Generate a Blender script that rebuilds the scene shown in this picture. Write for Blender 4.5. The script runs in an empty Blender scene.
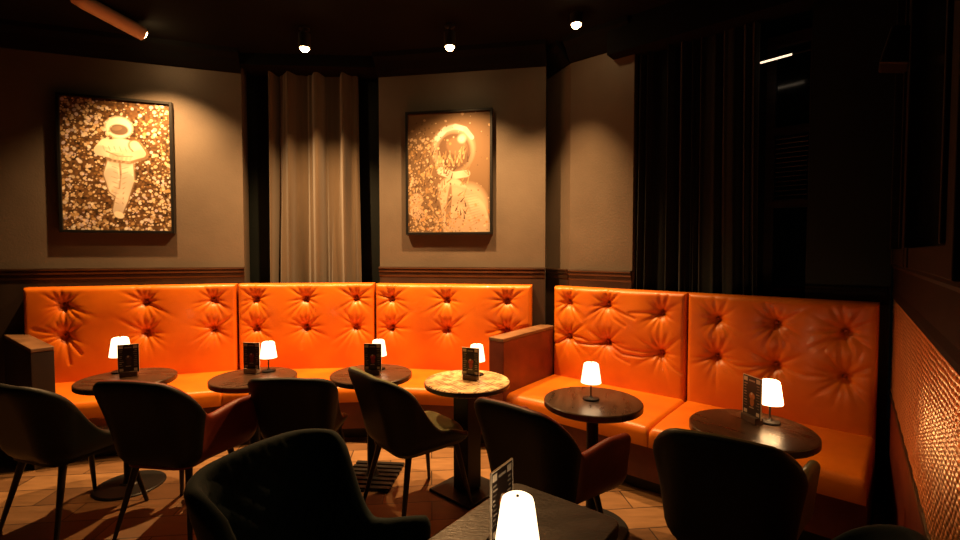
import bpy, math, random
import numpy as np
from mathutils import Vector, Matrix

random.seed(7)
RNG = np.random.default_rng(11)
SC = bpy.context.scene
COL = SC.collection
PI = math.pi
CEIL = 3.5

# ------------------------------------------------------------------ materials
def mat(name, color, rough=0.5, metal=0.0, spec=0.5, emit=None, strength=0.0, coat=0.0, sheen=0.0):
    m = bpy.data.materials.new(name); m.use_nodes = True
    b = m.node_tree.nodes['Principled BSDF']
    b.inputs['Base Color'].default_value = (*color, 1)
    b.inputs['Roughness'].default_value = rough
    b.inputs['Metallic'].default_value = metal
    b.inputs['Specular IOR Level'].default_value = spec
    b.inputs['Coat Weight'].default_value = coat
    b.inputs['Sheen Weight'].default_value = sheen
    if emit:
        b.inputs['Emission Color'].default_value = (*emit, 1)
        b.inputs['Emission Strength'].default_value = strength
    return m

def noise_mix(m, c1, c2, scale=8.0, detail=4.0, stretch=(1, 1, 1), lo=0.35, hi=0.65, bump=0.0, bscale=None, coords='Object', rough=None):
    """colour varies between c1 and c2 with a noise; optional bump from a finer noise"""
    nt = m.node_tree; N = nt.nodes; L = nt.links; b = N['Principled BSDF']
    tc = N.new('ShaderNodeTexCoord'); mp = N.new('ShaderNodeMapping'); mp.inputs['Scale'].default_value = stretch
    L.new(tc.outputs[coords], mp.inputs['Vector'])
    no = N.new('ShaderNodeTexNoise'); no.inputs['Scale'].default_value = scale; no.inputs['Detail'].default_value = detail
    L.new(mp.outputs['Vector'], no.inputs['Vector'])
    rp = N.new('ShaderNodeValToRGB')
    rp.color_ramp.elements[0].position = lo; rp.color_ramp.elements[0].color = (*c1, 1)
    rp.color_ramp.elements[1].position = hi; rp.color_ramp.elements[1].color = (*c2, 1)
    L.new(no.outputs['Fac'], rp.inputs['Fac']); L.new(rp.outputs['Color'], b.inputs['Base Color'])
    if rough:
        mr = N.new('ShaderNodeMapRange'); mr.inputs['To Min'].default_value = rough[0]; mr.inputs['To Max'].default_value = rough[1]
        L.new(no.outputs['Fac'], mr.inputs['Value']); L.new(mr.outputs['Result'], b.inputs['Roughness'])
    if bump:
        n2 = N.new('ShaderNodeTexNoise'); n2.inputs['Scale'].default_value = bscale or scale * 10; n2.inputs['Detail'].default_value = 3
        L.new(mp.outputs['Vector'], n2.inputs['Vector'])
        bp = N.new('ShaderNodeBump'); bp.inputs['Strength'].default_value = bump; bp.inputs['Distance'].default_value = 0.01
        L.new(n2.outputs['Fac'], bp.inputs['Height']); L.new(bp.outputs['Normal'], b.inputs['Normal'])
    return m

M = {}
M['wall'] = noise_mix(mat('taupe_wall_paint', (.1, .09, .08), .55, spec=.35), (.122, .096, .073), (.148, .118, .09), 2.2, 5, bump=.12, bscale=60)
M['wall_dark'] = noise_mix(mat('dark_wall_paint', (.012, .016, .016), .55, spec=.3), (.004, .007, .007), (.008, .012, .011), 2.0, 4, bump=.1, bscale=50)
M['ceiling'] = noise_mix(mat('black_ceiling_paint', (.01, .01, .01), .9, spec=.1), (.003, .003, .003), (.005, .005, .005), 1.5)
M['darkwood'] = noise_mix(mat('dark_stained_wood', (.03, .014, .007), .4), (.022, .010, .005), (.06, .026, .012), 5, 6, (1, 1, 6), .3, .7, bump=.08)
M['blackwood'] = noise_mix(mat('near_black_wood', (.006, .004, .003), .7, spec=.15), (.005, .004, .003), (.010, .007, .005), 5, 6, (1, 1, 6))
M['railwood'] = noise_mix(mat('brown_rail_wood', (.09, .04, .02), .35), (.022, .011, .006), (.042, .021, .011), 6, 5, (1, 1, 5))
M['panelwood'] = noise_mix(mat('dado_wood', (.03, .018, .012), .5), (.022, .013, .009), (.042, .024, .015), 4, 5, (1, 1, .3))
M['armwood'] = noise_mix(mat('arm_wood', (.16, .085, .04), .45), (.10, .05, .022), (.24, .13, .06), 5, 6, (1, 1, 7), .3, .7)
M['armleather'] = noise_mix(mat('arm_side_leather', (.16, .03, .012), .45), (.12, .02, .008), (.2, .038, .014), 5, 5, bump=.1, bscale=120)
M['leather'] = noise_mix(mat('orange_leather', (.6, .15, .025), .40, spec=.65, coat=.10), (.58, .122, .003), (.76, .205, .005), 3.2, 6, lo=.3, hi=.7, bump=.10, bscale=140)
M['button'] = mat('leather_button', (.30, .05, .008), .5)
M['fascia'] = noise_mix(mat('bench_base_leather', (.12, .022, .01), .5), (.09, .016, .007), (.15, .03, .012), 4, 5)
M['kick'] = mat('toe_kick', (.012, .009, .008), .6)
M['black_frame'] = mat('black_frame', (.006, .006, .006), .4)
M['black_metal'] = mat('black_metal', (.012, .012, .012), .45, metal=.4)
M['fixture'] = mat('spot_housing', (.03, .022, .016), .5)
M['tube'] = mat('spot_tube', (.55, .42, .32), .45)
M['track'] = mat('track_black', (.012, .011, .01), .5)
M['glow_spot'] = mat('spot_bulb', (1, .8, .5), .4, emit=(1, .62, .26), strength=60)
M['shade'] = mat('lit_shade', (.9, .82, .7), .6, emit=(1, .70, .40), strength=3.2)
M['shade_bright'] = mat('brightly_lit_shade', (.9, .82, .7), .6, emit=(1, .60, .28), strength=12)
M['lampmetal'] = mat('lamp_black_metal', (.015, .012, .01), .4, metal=.5)
M['curtain_l'] = noise_mix(mat('brown_velvet', (.06, .05, .04), .85, spec=.2, sheen=.3), (.075, .054, .034), (.11, .08, .052), 3, 4, (1, 1, .2), bump=.1, bscale=120)
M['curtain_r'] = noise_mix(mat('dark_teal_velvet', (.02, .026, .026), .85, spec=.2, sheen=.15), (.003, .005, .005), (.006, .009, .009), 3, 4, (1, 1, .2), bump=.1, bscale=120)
M['glass'] = mat('dark_window_glass', (.004, .006, .007), .12, spec=.5)
M['slat'] = mat('shutter_slat', (.05, .045, .04), .35)
M['strip'] = mat('light_strip', (1, .9, .75), .4, emit=(1, .75, .5), strength=1.6)
M['acrylic'] = mat('pale_glow_acrylic', (.9, .74, .55), .15, spec=.6)  # opaque pale colour stands in for lamp glow in the clear edges
M['holder'] = noise_mix(mat('menu_holder_wood', (.06, .03, .015), .5), (.05, .024, .012), (.09, .045, .02), 30, 4)
M['holder_pale'] = mat('menu_holder_pale', (.5, .36, .22), .5)
M['card_black'] = mat('menu_card_black', (.01, .009, .008), .35)
M['table'] = noise_mix(mat('table_dark_wood', (.04, .02, .012), .25), (.022, .011, .006), (.075, .036, .018), 4, 8, (1, 6, 1), .3, .7, bump=.05, bscale=60, rough=(.18, .42))
M['table_edge'] = mat('table_edge', (.02, .013, .01), .35)
M['table_front'] = noise_mix(mat('table_worn_wood', (.035, .022, .016), .3), (.018, .012, .009), (.06, .036, .022), 7, 8, (1, 3, 1), .3, .72, bump=.12, bscale=45, rough=(.22, .5))
M['leg'] = mat('black_chair_leg', (.012, .010, .009), .4)
def leather_chair(name, c, rough=.5, sheen=0):
    return noise_mix(mat(name, c, rough, spec=.25, sheen=sheen), tuple(x * .8 for x in c), tuple(x * 1.2 for x in c), 6, 4, bump=.08, bscale=160)
M['ch_teal'] = leather_chair('teal_velvet', (.006, .018, .018), .8, .1)
M['ch_green'] = leather_chair('olive_velvet', (.11, .11, .04), .7, .1)
M['ch_greenback'] = leather_chair('green_velvet', (.007, .012, .008), .75, .1)
M['ch_red'] = leather_chair('rust_leather', (.16, .022, .009), .45)
M['ch_black'] = leather_chair('black_leather', (.010, .009, .008), .5)
M['ch_grey'] = leather_chair('charcoal_leather', (.018, .018, .017), .5)
M['ch_olive'] = leather_chair('olive_leather', (.16, .13, .065), .38)

M['ch_outer_shade'] = leather_chair('shade_darkened_shell', (.0045, .0065, .0055), .55)  # backlit shade of the chair backs, put into their colour
M['ch_outer_shade_grey'] = leather_chair('shade_darkened_grey_shell', (.011, .014, .012), .5)  # the same painted shade, weaker, for the charcoal chair
def floor_mat():
    m = mat('worn_plank_floor', (.2, .11, .05), .4); nt = m.node_tree; N = nt.nodes; L = nt.links; b = N['Principled BSDF']
    tc = N.new('ShaderNodeTexCoord'); mp = N.new('ShaderNodeMapping'); mp.inputs['Rotation'].default_value = (0, 0, math.radians(-6))
    L.new(tc.outputs['Object'], mp.inputs['Vector'])
    br = N.new('ShaderNodeTexBrick'); br.inputs['Scale'].default_value = 1.0
    br.inputs['Brick Width'].default_value = .62; br.inputs['Row Height'].default_value = .21
    br.inputs['Mortar Size'].default_value = .004; br.inputs['Bias'].default_value = 0
    br.inputs['Color1'].default_value = (.30, .165, .07, 1); br.inputs['Color2'].default_value = (.15, .075, .032, 1); br.inputs['Mortar'].default_value = (.04, .02, .01, 1)
    L.new(mp.outputs['Vector'], br.inputs['Vector'])
    m2 = N.new('ShaderNodeMapping'); m2.inputs['Scale'].default_value = (1.5, 9, 1); L.new(tc.outputs['Object'], m2.inputs['Vector'])
    no = N.new('ShaderNodeTexNoise'); no.inputs['Scale'].default_value = 3; no.inputs['Detail'].default_value = 8; L.new(m2.outputs['Vector'], no.inputs['Vector'])
    mr = N.new('ShaderNodeMapRange'); mr.inputs['To Min'].default_value = .55; mr.inputs['To Max'].default_value = 1.4; L.new(no.outputs['Fac'], mr.inputs['Value'])
    mx = N.new('ShaderNodeMix'); mx.data_type = 'RGBA'; mx.blend_type = 'MULTIPLY'; mx.inputs['Factor'].default_value = 1
    L.new(br.outputs['Color'], mx.inputs['A']); L.new(mr.outputs['Result'], mx.inputs['B']); L.new(mx.outputs['Result'], b.inputs['Base Color'])
    r2 = N.new('ShaderNodeMapRange'); r2.inputs['To Min'].default_value = .3; r2.inputs['To Max'].default_value = .55; L.new(no.outputs['Fac'], r2.inputs['Value']); L.new(r2.outputs['Result'], b.inputs['Roughness'])
    bp = N.new('ShaderNodeBump'); bp.inputs['Strength'].default_value = .25; bp.inputs['Distance'].default_value = .004
    L.new(br.outputs['Fac'], bp.inputs['Height']); bp.invert = True; L.new(bp.outputs['Normal'], b.inputs['Normal'])
    return m
M['floor'] = floor_mat()

def color_attr_mat(name, rough=.5, spec=.3):
    m = mat(name, (1, 1, 1), rough, spec=spec); nt = m.node_tree
    a = nt.nodes.new('ShaderNodeAttribute'); a.attribute_name = 'ink'
    nt.links.new(a.outputs['Color'], nt.nodes['Principled BSDF'].inputs['Base Color'])
    return m
M['print'] = color_attr_mat('printed_canvas', .6, .25)
M['card'] = color_attr_mat('printed_card', .3, .5)

def worn_print_mat():
    """pale distressed boards with rows of rubbed-out dark type"""
    m = mat('worn_printed_top', (.6, .4, .2), .45); nt = m.node_tree; N = nt.nodes; L = nt.links; b = N['Principled BSDF']
    tc = N.new('ShaderNodeTexCoord'); mp = N.new('ShaderNodeMapping'); mp.inputs['Rotation'].default_value = (0, 0, math.radians(4)); L.new(tc.outputs['Object'], mp.inputs['Vector'])
    br = N.new('ShaderNodeTexBrick'); br.inputs['Brick Width'].default_value = .024; br.inputs['Row Height'].default_value = .064; br.inputs['Mortar Size'].default_value = .0042
    br.inputs['Scale'].default_value = 1; br.inputs['Bias'].default_value = -.25
    br.inputs['Color1'].default_value = (.20, .11, .045, 1); br.inputs['Color2'].default_value = (.05, .025, .01, 1); br.inputs['Mortar'].default_value = (.75, .55, .3, 1)
    L.new(mp.outputs['Vector'], br.inputs['Vector'])
    n1 = N.new('ShaderNodeTexNoise'); n1.inputs['Scale'].default_value = 15; n1.inputs['Detail'].default_value = 6; L.new(mp.outputs['Vector'], n1.inputs['Vector'])
    rp = N.new('ShaderNodeValToRGB'); rp.color_ramp.elements[0].position = .44; rp.color_ramp.elements[1].position = .54; L.new(n1.outputs['Fac'], rp.inputs['Fac'])
    mx = N.new('ShaderNodeMix'); mx.data_type = 'RGBA'; mx.inputs['A'].default_value = (.74, .54, .28, 1)
    L.new(rp.outputs['Color'], mx.inputs['Factor']); L.new(br.outputs['Color'], mx.inputs['B'])
    n2 = N.new('ShaderNodeTexNoise'); n2.inputs['Scale'].default_value = 9; n2.inputs['Detail'].default_value = 7; L.new(mp.outputs['Vector'], n2.inputs['Vector'])
    r2 = N.new('ShaderNodeValToRGB'); r2.color_ramp.elements[0].position = .32; r2.color_ramp.elements[0].color = (.5, .36, .22, 1); r2.color_ramp.elements[1].position = .6; L.new(n2.outputs['Fac'], r2.inputs['Fac'])
    m3 = N.new('ShaderNodeMix'); m3.data_type = 'RGBA'; m3.blend_type = 'MULTIPLY'; m3.inputs['Factor'].default_value = 1
    L.new(mx.outputs['Result'], m3.inputs['A']); L.new(r2.outputs['Color'], m3.inputs['B']); L.new(m3.outputs['Result'], b.inputs['Base Color'])
    return m
M['worn_print'] = worn_print_mat()
M['woven'] = noise_mix(mat('woven_cane', (.33, .16, .045), .29, metal=.8), (.75, .50, .22), (.95, .72, .38), 14, 4, lo=.3, hi=.7)

# ------------------------------------------------------------------ mesh helpers
class MB:
    """collects shapes into one mesh"""
    def __init__(s): s.v = []; s.f = []; s.smooth = []
    def add(s, v, f, smooth=False):
        o = len(s.v); s.v += [tuple(p) for p in v]; s.f += [tuple(i + o for i in q) for q in f]; s.smooth += [smooth] * len(f)
        return s
    def box(s, c, d, R=None):
        hx, hy, hz = d[0] / 2, d[1] / 2, d[2] / 2
        v = [Vector((x * hx, y * hy, z * hz)) for x in (-1, 1) for y in (-1, 1) for z in (-1, 1)]
        if R is not None: v = [R @ p for p in v]
        v = [p + Vector(c) for p in v]
        return s.add(v, [(0, 1, 3, 2), (4, 6, 7, 5), (0, 4, 5, 1), (2, 3, 7, 6), (0, 2, 6, 4), (1, 5, 7, 3)])
    def prism(s, pts, z0, z1):
        n = len(pts)
        a = sum(pts[i][0] * pts[(i + 1) % n][1] - pts[(i + 1) % n][0] * pts[i][1] for i in range(n))
        if a < 0: pts = pts[::-1]
        v = [(p[0], p[1], z0) for p in pts] + [(p[0], p[1], z1) for p in pts]
        f = [tuple(range(n))[::-1], tuple(range(n, 2 * n))] + [(i, (i + 1) % n, n + (i + 1) % n, n + i) for i in range(n)]
        return s.add(v, f)
    def lathe(s, prof, c=(0, 0, 0), n=32, smooth=True, R=None, cap=True):
        v = []; f = []
        for r, z in prof:
            for k in range(n):
                p = Vector((r * math.cos(2 * PI * k / n), r * math.sin(2 * PI * k / n), z))
                if R is not None: p = R @ p
                v.append(p + Vector(c))
        m = len(prof)
        for i in range(m - 1):
            for k in range(n):
                k2 = (k + 1) % n
                f.append((i * n + k, i * n + k2, (i + 1) * n + k2, (i + 1) * n + k))
        if cap:
            f.append(tuple(range(n))[::-1]); f.append(tuple((m - 1) * n + k for k in range(n)))
        return s.add(v, f, smooth)
    def tube(s, a, b, r0, r1, n=12):
        a = Vector(a); b = Vector(b); d = b - a; q = d.to_track_quat('Z', 'Y').to_matrix()
        return s.lathe([(r0, 0), (r1, d.length)], a, n, True, q)
    def grid(s, P, smooth=True, close=False):
        """P: array rows x cols x 3"""
        r, c = P.shape[:2]
        v = P.reshape(-1, 3).tolist()
        i = np.arange(r - 1)[:, None] * c + np.arange(c - 1)[None, :]
        f = np.stack([i, i + 1, i + c + 1, i + c], -1).reshape(-1, 4).tolist()
        return s.add(v, f, smooth)
    def build(s, name, m, parent=None, loc=None, rotz=0, auto=35, bevel=0, bevseg=2):
        me = bpy.data.meshes.new(name); me.from_pydata(s.v, [], s.f); me.update()
        me.polygons.foreach_set('use_smooth', s.smooth)
        me.materials.append(m)
        o = bpy.data.objects.new(name, me); COL.objects.link(o)
        if loc is not None: o.location = loc
        o.rotation_euler.z = rotz
        if parent: o.parent = parent
        if bevel:
            b = o.modifiers.new('bevel', 'BEVEL'); b.width = bevel; b.segments = bevseg; b.limit_method = 'ANGLE'; b.angle_limit = math.radians(40)
        if auto and any(s.smooth):
            me.set_sharp_from_angle(angle=math.radians(auto))
        return o

def tag(o, label, cat, group=None, kind=None):
    if label: o['label'] = label
    if cat: o['category'] = cat
    if group: o['group'] = group
    if kind: o['kind'] = kind
    return o
def thing(name, label, cat, loc=(0, 0, 0), rotz=0, group=None):
    o = bpy.data.objects.new(name, None); COL.objects.link(o); o.empty_display_size = .1
    o.location = loc; o.rotation_euler.z = rotz
    return tag(o, label, cat, group)
def structure(o): o['kind'] = 'structure'; return o
def copy_tree(o, parent=None):
    c = o.copy(); COL.objects.link(c)
    if parent: c.parent = parent
    for ch in list(o.children): copy_tree(ch, c)
    return c
def paint(o, arr):
    """arr: per-vertex linear rgb"""
    a = o.data.color_attributes.new('ink', 'FLOAT_COLOR', 'POINT')
    n = len(o.data.vertices); buf = np.ones((n, 4), np.float32); buf[:len(arr), :3] = arr
    a.data.foreach_set('color', buf.ravel())

V2 = lambda x, y: np.array((x, y), float)
def unit(v): return v / np.linalg.norm(v)

# ------------------------------------------------------------------ room shell
A0, A1, A2, A3 = V2(-3.87, 3.932), V2(-2.318, 4.445), V2(-1.032, 4.563), V2(.48, 4.304)      # backrest line of the curved banquette
B0, B1, B2 = V2(.667, 4.297), V2(1.563, 3.53), V2(2.40, 2.795)                               # backrest line of the straight banquette
w1 = unit(V2(.9495, .3139)); w1o = V2(-3.865, 4.10); w1n = V2(-w1[1], w1[0])
w2 = unit(V2(.9857, -.1687)); w2o = V2(-1.007, 4.711); w2n = V2(-w2[1], w2[0])
w3 = unit(V2(.7596, -.6503)); w3o = V2(.835, 4.36); w3n = V2(-w3[1], w3[0])
w4o = V2(.765, 4.41)
rw = unit(V2(.624, .781)); rwo = V2(2.46, 2.75); rwn = V2(rw[1], -rw[0])                       # points into the wall (right)

def slab(name, o, d, n, s0, s1, z0, z1, t, m, kind='structure'):
    p = [o + d * s0, o + d * s1, o + d * s1 + n * t, o + d * s0 + n * t]
    ob = MB().prism([tuple(q) for q in p], z0, z1).build(name, m)
    if kind: ob['kind'] = kind
    return ob

structure(MB().box((-.6, 2.2, -.05), (9.0, 8.4, .1)).build('floor', M['floor']))
structure(MB().box((-.6, 2.2, CEIL + .05), (9.0, 8.4, .1)).build('ceiling', M['ceiling']))
slab('wall_left', w1o, w1, w1n, -1.6, 1.625, 0, CEIL, .35, M['wall'])
slab('wall_back', w2o, w2, w2n, 0, 1.646, 0, CEIL, .33, M['wall'])
niche0 = w2o + w2 * 1.646
E2 = V2(.66, 4.78)
fd = unit(w3o - E2); fn = V2(-fd[1], fd[0])
slab('wall_niche', E2, fd, fn, -.02, float(np.linalg.norm(w3o - E2)), 0, CEIL, .25, M['wall'])
s3end = .60
slab('wall_middle', w3o, w3, w3n, 0, s3end, 0, CEIL, .3, M['wall'])
# beyond the dark curtain: window recess and dark end wall
S4a, S4b = 1.66, 2.33
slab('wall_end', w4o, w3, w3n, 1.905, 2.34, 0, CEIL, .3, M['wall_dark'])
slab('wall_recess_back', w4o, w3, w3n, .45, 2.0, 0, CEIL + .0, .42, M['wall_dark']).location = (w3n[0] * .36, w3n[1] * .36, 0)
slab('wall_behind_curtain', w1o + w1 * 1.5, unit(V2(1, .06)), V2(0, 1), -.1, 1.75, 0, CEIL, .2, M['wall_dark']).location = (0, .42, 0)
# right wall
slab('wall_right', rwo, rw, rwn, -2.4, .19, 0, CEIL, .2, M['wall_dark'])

def profile_trim(name, o, d, n, s0, s1, prof, m):
    """prof: (depth towards the room, z) outline swept along the wall"""
    v = []
    for s in (s0, s1):
        for (q, z) in prof:
            p = o + d * s - n * q; v.append((p[0], p[1], z))
    k = len(prof)
    f = [(i, (i + 1) % k, k + (i + 1) % k, k + i) for i in range(k)] + [tuple(range(k))[::-1], tuple(range(k, 2 * k))]
    ob = MB().add(v, f).build(name, m); ob['kind'] = 'structure'; return ob
def rail_prof(z): return [(-.002, z), (.034, z), (.038, z - .012), (.030, z - .022), (.030, z - .04), (.02, z - .055), (.02, z - .085), (.012, z - .1), (-.002, z - .1)]
corn = [(-.01, CEIL), (.16, CEIL), (.15, CEIL - .04), (.10, CEIL - .08), (.06, CEIL - .14), (.02, CEIL - .18), (-.01, CEIL - .18)]
base = [(-.002, 0), (.022, 0), (.022, .12), (.012, .15), (-.002, .15)]
segs = [(w1o, w1, w1n, -1.6, 1.625), (w2o, w2, w2n, 0, 1.646), (E2, fd, fn, .0, float(np.linalg.norm(w3o - E2)) - .0), (w3o, w3, w3n, .0, s3end)]
ti = 1
for (o, d, n, s0, s1) in segs:
    z = 1.445 if ti < 4 else 1.43
    profile_trim('trim_%d' % ti, o, d, n, s0, s1, rail_prof(z), M['railwood']); ti += 1
    ob = slab('trim_%d' % ti, o, d, n, s0, s1, .0, z - .1, .0, M['panelwood'])
    bpy.data.objects.remove(ob)
    ob = MB().prism([tuple(o + d * s0), tuple(o + d * s1), tuple(o + d * s1 - n * .012), tuple(o + d * s0 - n * .012)], .0, z - .1).build('trim_%d' % ti, M['panelwood']); ob['kind'] = 'structure'; ti += 1
for (o, d, n, s0, s1) in segs + [(w4o, w3, w3n, 1.905, 2.32)]:
    profile_trim('trim_%d' % ti, o, d, n, s0, s1, corn, M['ceiling']); ti += 1
profile_trim('trim_%d' % ti, w1o + w1 * 1.625, unit(V2(1, .06)), V2(-.06, 1), 0, 1.32, [(-.25, CEIL), (.05, CEIL), (.05, CEIL - .11), (-.25, CEIL - .11)], M['ceiling']); ti += 1
profile_trim('trim_%d' % ti, w4o, w3, w3n, .5, 1.95, [(-.1, CEIL), (.12, CEIL), (.12, CEIL - .26), (-.1, CEIL - .26)], M['ceiling']); ti += 1
profile_trim('trim_%d' % ti, w4o, w3, w3n, 1.905, 2.32, rail_prof(1.36), M['blackwood']); ti += 1
# right wall joinery: dado rail, glazed panels, red lower panel
rn = -rwn
def rbox(name, s0, s1, z0, z1, t, m, off=0.0):
    a = rwo + rw * s0 - rwn * off; b = rwo + rw * s1 - rwn * off
    ob = MB().prism([tuple(a), tuple(b), tuple(b - rwn * t), tuple(a - rwn * t)], z0, z1).build(name, m, bevel=.004); ob['kind'] = 'structure'; return ob
profile_trim('trim_%d' % ti, rwo, rw, rwn, -2.4, .14, [(-.002, 1.52), (.026, 1.52), (.028, 1.505), (.018, 1.49), (.016, 1.42), (.014, 1.36), (.018, 1.33), (.018, 1.31), (-.002, 1.31)], M['blackwood']); ti += 1
rbox('trim_%d' % ti, -2.4, .14, .0, .685, .012, M['armleather']); ti += 1
profile_trim('trim_%d' % ti, rwo, rw, rwn, -2.4, .14, [(-.002, .735), (.018, .735), (.020, .722), (.014, .70), (-.002, .685)], M['railwood']); ti += 1
for k, (s0, s1) in enumerate(((-.95, -.3), (-2.2, -1.2))):
    w = thing('window_%d' % (k + 1), None, None); w['kind'] = 'structure'
    fr = MB()
    def rb(s0, s1, z0, z1, t, off=0):
        a = rwo + rw * s0 - rwn * off; b = rwo + rw * s1 - rwn * off
        fr.prism([tuple(a), tuple(b), tuple(b - rwn * t), tuple(a - rwn * t)], z0, z1)
    rb(s0 - .1, s0, 1.52, 3.0, .045); rb(s1, s1 + .1, 1.52, 3.0, .045); rb(s0, s1, 1.52, 1.60, .04); rb(s0, s1, 2.92, 3.0, .04)
    rb(s0, s0 + .02, 1.60, 2.92, .055); rb(s1 - .02, s1, 1.60, 2.92, .055)
    fr.build('window_frame', M['blackwood'], w, bevel=.004)
    a = rwo + rw * s0; b = rwo + rw * s1
    MB().prism([tuple(a), tuple(b), tuple(b - rwn * .012), tuple(a - rwn * .012)], 1.6, 2.92).build('pane', M['glass'], w)

# woven cane panel on the right wall (real over-under relief)
def woven_panel():
    Lp, z0, z1 = 2.53, .737, 1.308
    t = thing('woven_wall_panel', 'golden brown woven cane panel set in the right wall below the dark rail', 'wall panel')
    cell, row = .038, .0190
    nc = int(Lp / cell) * 6; nr = int((z1 - z0) / row) * 6
    u = np.linspace(0, Lp, nc); zz = np.linspace(z0, z1, nr)
    U, Z = np.meshgrid(u, zz)
    ri = np.floor((Z - z0) / row); fy = (Z - z0) / row - ri
    h = .0048 * np.abs(np.sin(PI * (U / cell + .5 * (ri % 2)))) ** .7 * np.sin(PI * fy) ** .5
    h += .0012 * np.sin(U * 31 + Z * 17) + .0008 * RNG.standard_normal(U.shape) * .3
    s = .13 - U
    X = rwo[0] + rw[0] * s - rwn[0] * (.008 + h); Y = rwo[1] + rw[1] * s - rwn[1] * (.008 + h)
    mb = MB(); P = np.stack([X, Y, Z], -1); mb.grid(P)
    # backing
    a = rwo + rw * .13; b = rwo + rw * (.13 - Lp)
    mb.prism([tuple(a), tuple(b), tuple(b - rwn * .007), tuple(a - rwn * .007)], z0, z1)
    mb.build('cane_weave', M['woven'], t, auto=None)
woven_panel()

# window with louvred shutter in the dark recess
def rec_pt(s, off): return w4o + w3 * s + w3n * off
w = thing('window_3', None, None); w['kind'] = 'structure'
fr = MB()
for s0, s1, z0, z1, t in ((1.60, 1.66, 1.0, 3.2, .05), (1.87, 1.93, 1.0, 3.2, .05), (1.66, 1.87, 3.12, 3.2, .05), (1.66, 1.87, 2.46, 2.52, .05), (1.66, 1.87, 1.92, 1.97, .05), (1.66, 1.87, 1.0, 1.08, .05)):
    fr.prism([tuple(rec_pt(s0, .30)), tuple(rec_pt(s1, .30)), tuple(rec_pt(s1, .36)), tuple(rec_pt(s0, .36))], z0, z1)
fr.build('window_frame', M['darkwood'], w)
MB().prism([tuple(rec_pt(1.66, .34)), tuple(rec_pt(1.87, .34)), tuple(rec_pt(1.87, .35)), tuple(rec_pt(1.66, .35))], 1.05, 3.15).build('pane', M['glass'], w)
sl = MB()
for k in range(14):
    z = 1.985 + k * .035
    c = rec_pt(1.765, .315); R = Matrix.Rotation(math.atan2(w3[1], w3[0]), 3, 'Z') @ Matrix.Rotation(math.radians(38), 3, 'X')
    sl.box((c[0], c[1], z), (.2, .034, .005), R)
sl.build('shutter_louvres', M['slat'], w)
p = rec_pt(1.70, .0)
R = Matrix.Rotation(math.atan2(w3[1], w3[0]), 3, 'Z') @ Matrix.Rotation(math.radians(-3), 3, 'Y')
lt = thing('light_strip', 'thin glowing white strip high up in the dark window recess beside the long curtain', 'light strip', (p[0], p[1], 2.93))
MB().box((0, 0, 0), (.19, .012, .012), R).build('tube', M['strip'], lt, bevel=.003)
pe = Vector((w3[0], w3[1], 0)); q0 = Vector((0, 0, .005)) + pe * .094; q1 = pe * .206 + Vector((0, 0, .011))
MB().tube(q0 + Vector((w3n[0], w3n[1], 0)) * .004, q1 + Vector((w3n[0], w3n[1], 0)) * .012, .006, .006).build('bracket', M['black_metal'], lt)

# ------------------------------------------------------------------ curtains
def curtain(name, label, a, b, z0, z1, folds, amp, m, seed, flare=0.0):
    r = np.random.default_rng(seed)
    a, b = V2(*a), V2(*b); L = np.linalg.norm(b - a); e = (b - a) / L; n = V2(e[1], -e[0])
    nu, nv = 260, 40
    u = np.linspace(0, 1, nu)[None, :]; v = np.linspace(0, 1, nv)[:, None]
    ph = r.uniform(0, 6.28, 6)
    w_ = u + .035 * np.sin(2 * PI * u * 2.3 + ph[0]) + .02 * np.sin(2 * PI * u * 5.1 + ph[1])
    f1 = np.sin(2 * PI * folds * w_ + ph[2] + .5 * np.sin(2.5 * v + ph[3]) )
    prof = np.sign(f1) * np.abs(f1) ** .75
    d = amp * prof * (.75 + .25 * v) * (1 + .35 * np.sin(2 * PI * u * 1.7 + ph[4])) + amp * .35 * np.sin(2 * PI * folds * 2.1 * w_ + ph[5])
    s = (u - .5) * (1 + flare * (1 - v) * 0 + .03 * np.cos(PI * v)) + .5
    X = a[0] + e[0] * L * s + n[0] * d; Y = a[1] + e[1] * L * s + n[1] * d
    Z = z0 + (z1 - z0) * v + 0 * u
    P = np.stack(np.broadcast_arrays(X, Y, Z), -1)
    o = MB().grid(P).build(name, m, auto=None)
    sd = o.modifiers.new('thickness', 'SOLIDIFY'); sd.thickness = .006
    tag(o, label, 'curtain')
    return o
curtain('curtain', 'brown grey velvet curtain lit from above between the two framed pictures', (-2.13, 4.80), (-1.235, 4.84), .05, 3.47, 3.4, .06, M['curtain_l'], 5)
curtain('curtain', 'long dark curtain in shadow behind the right banquette', tuple(w4o + w3 * .64 + w3n * .075), tuple(w4o + w3 * 1.60 + w3n * .075), .05, 3.44, 8.5, .042, M['curtain_r'], 9)

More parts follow.
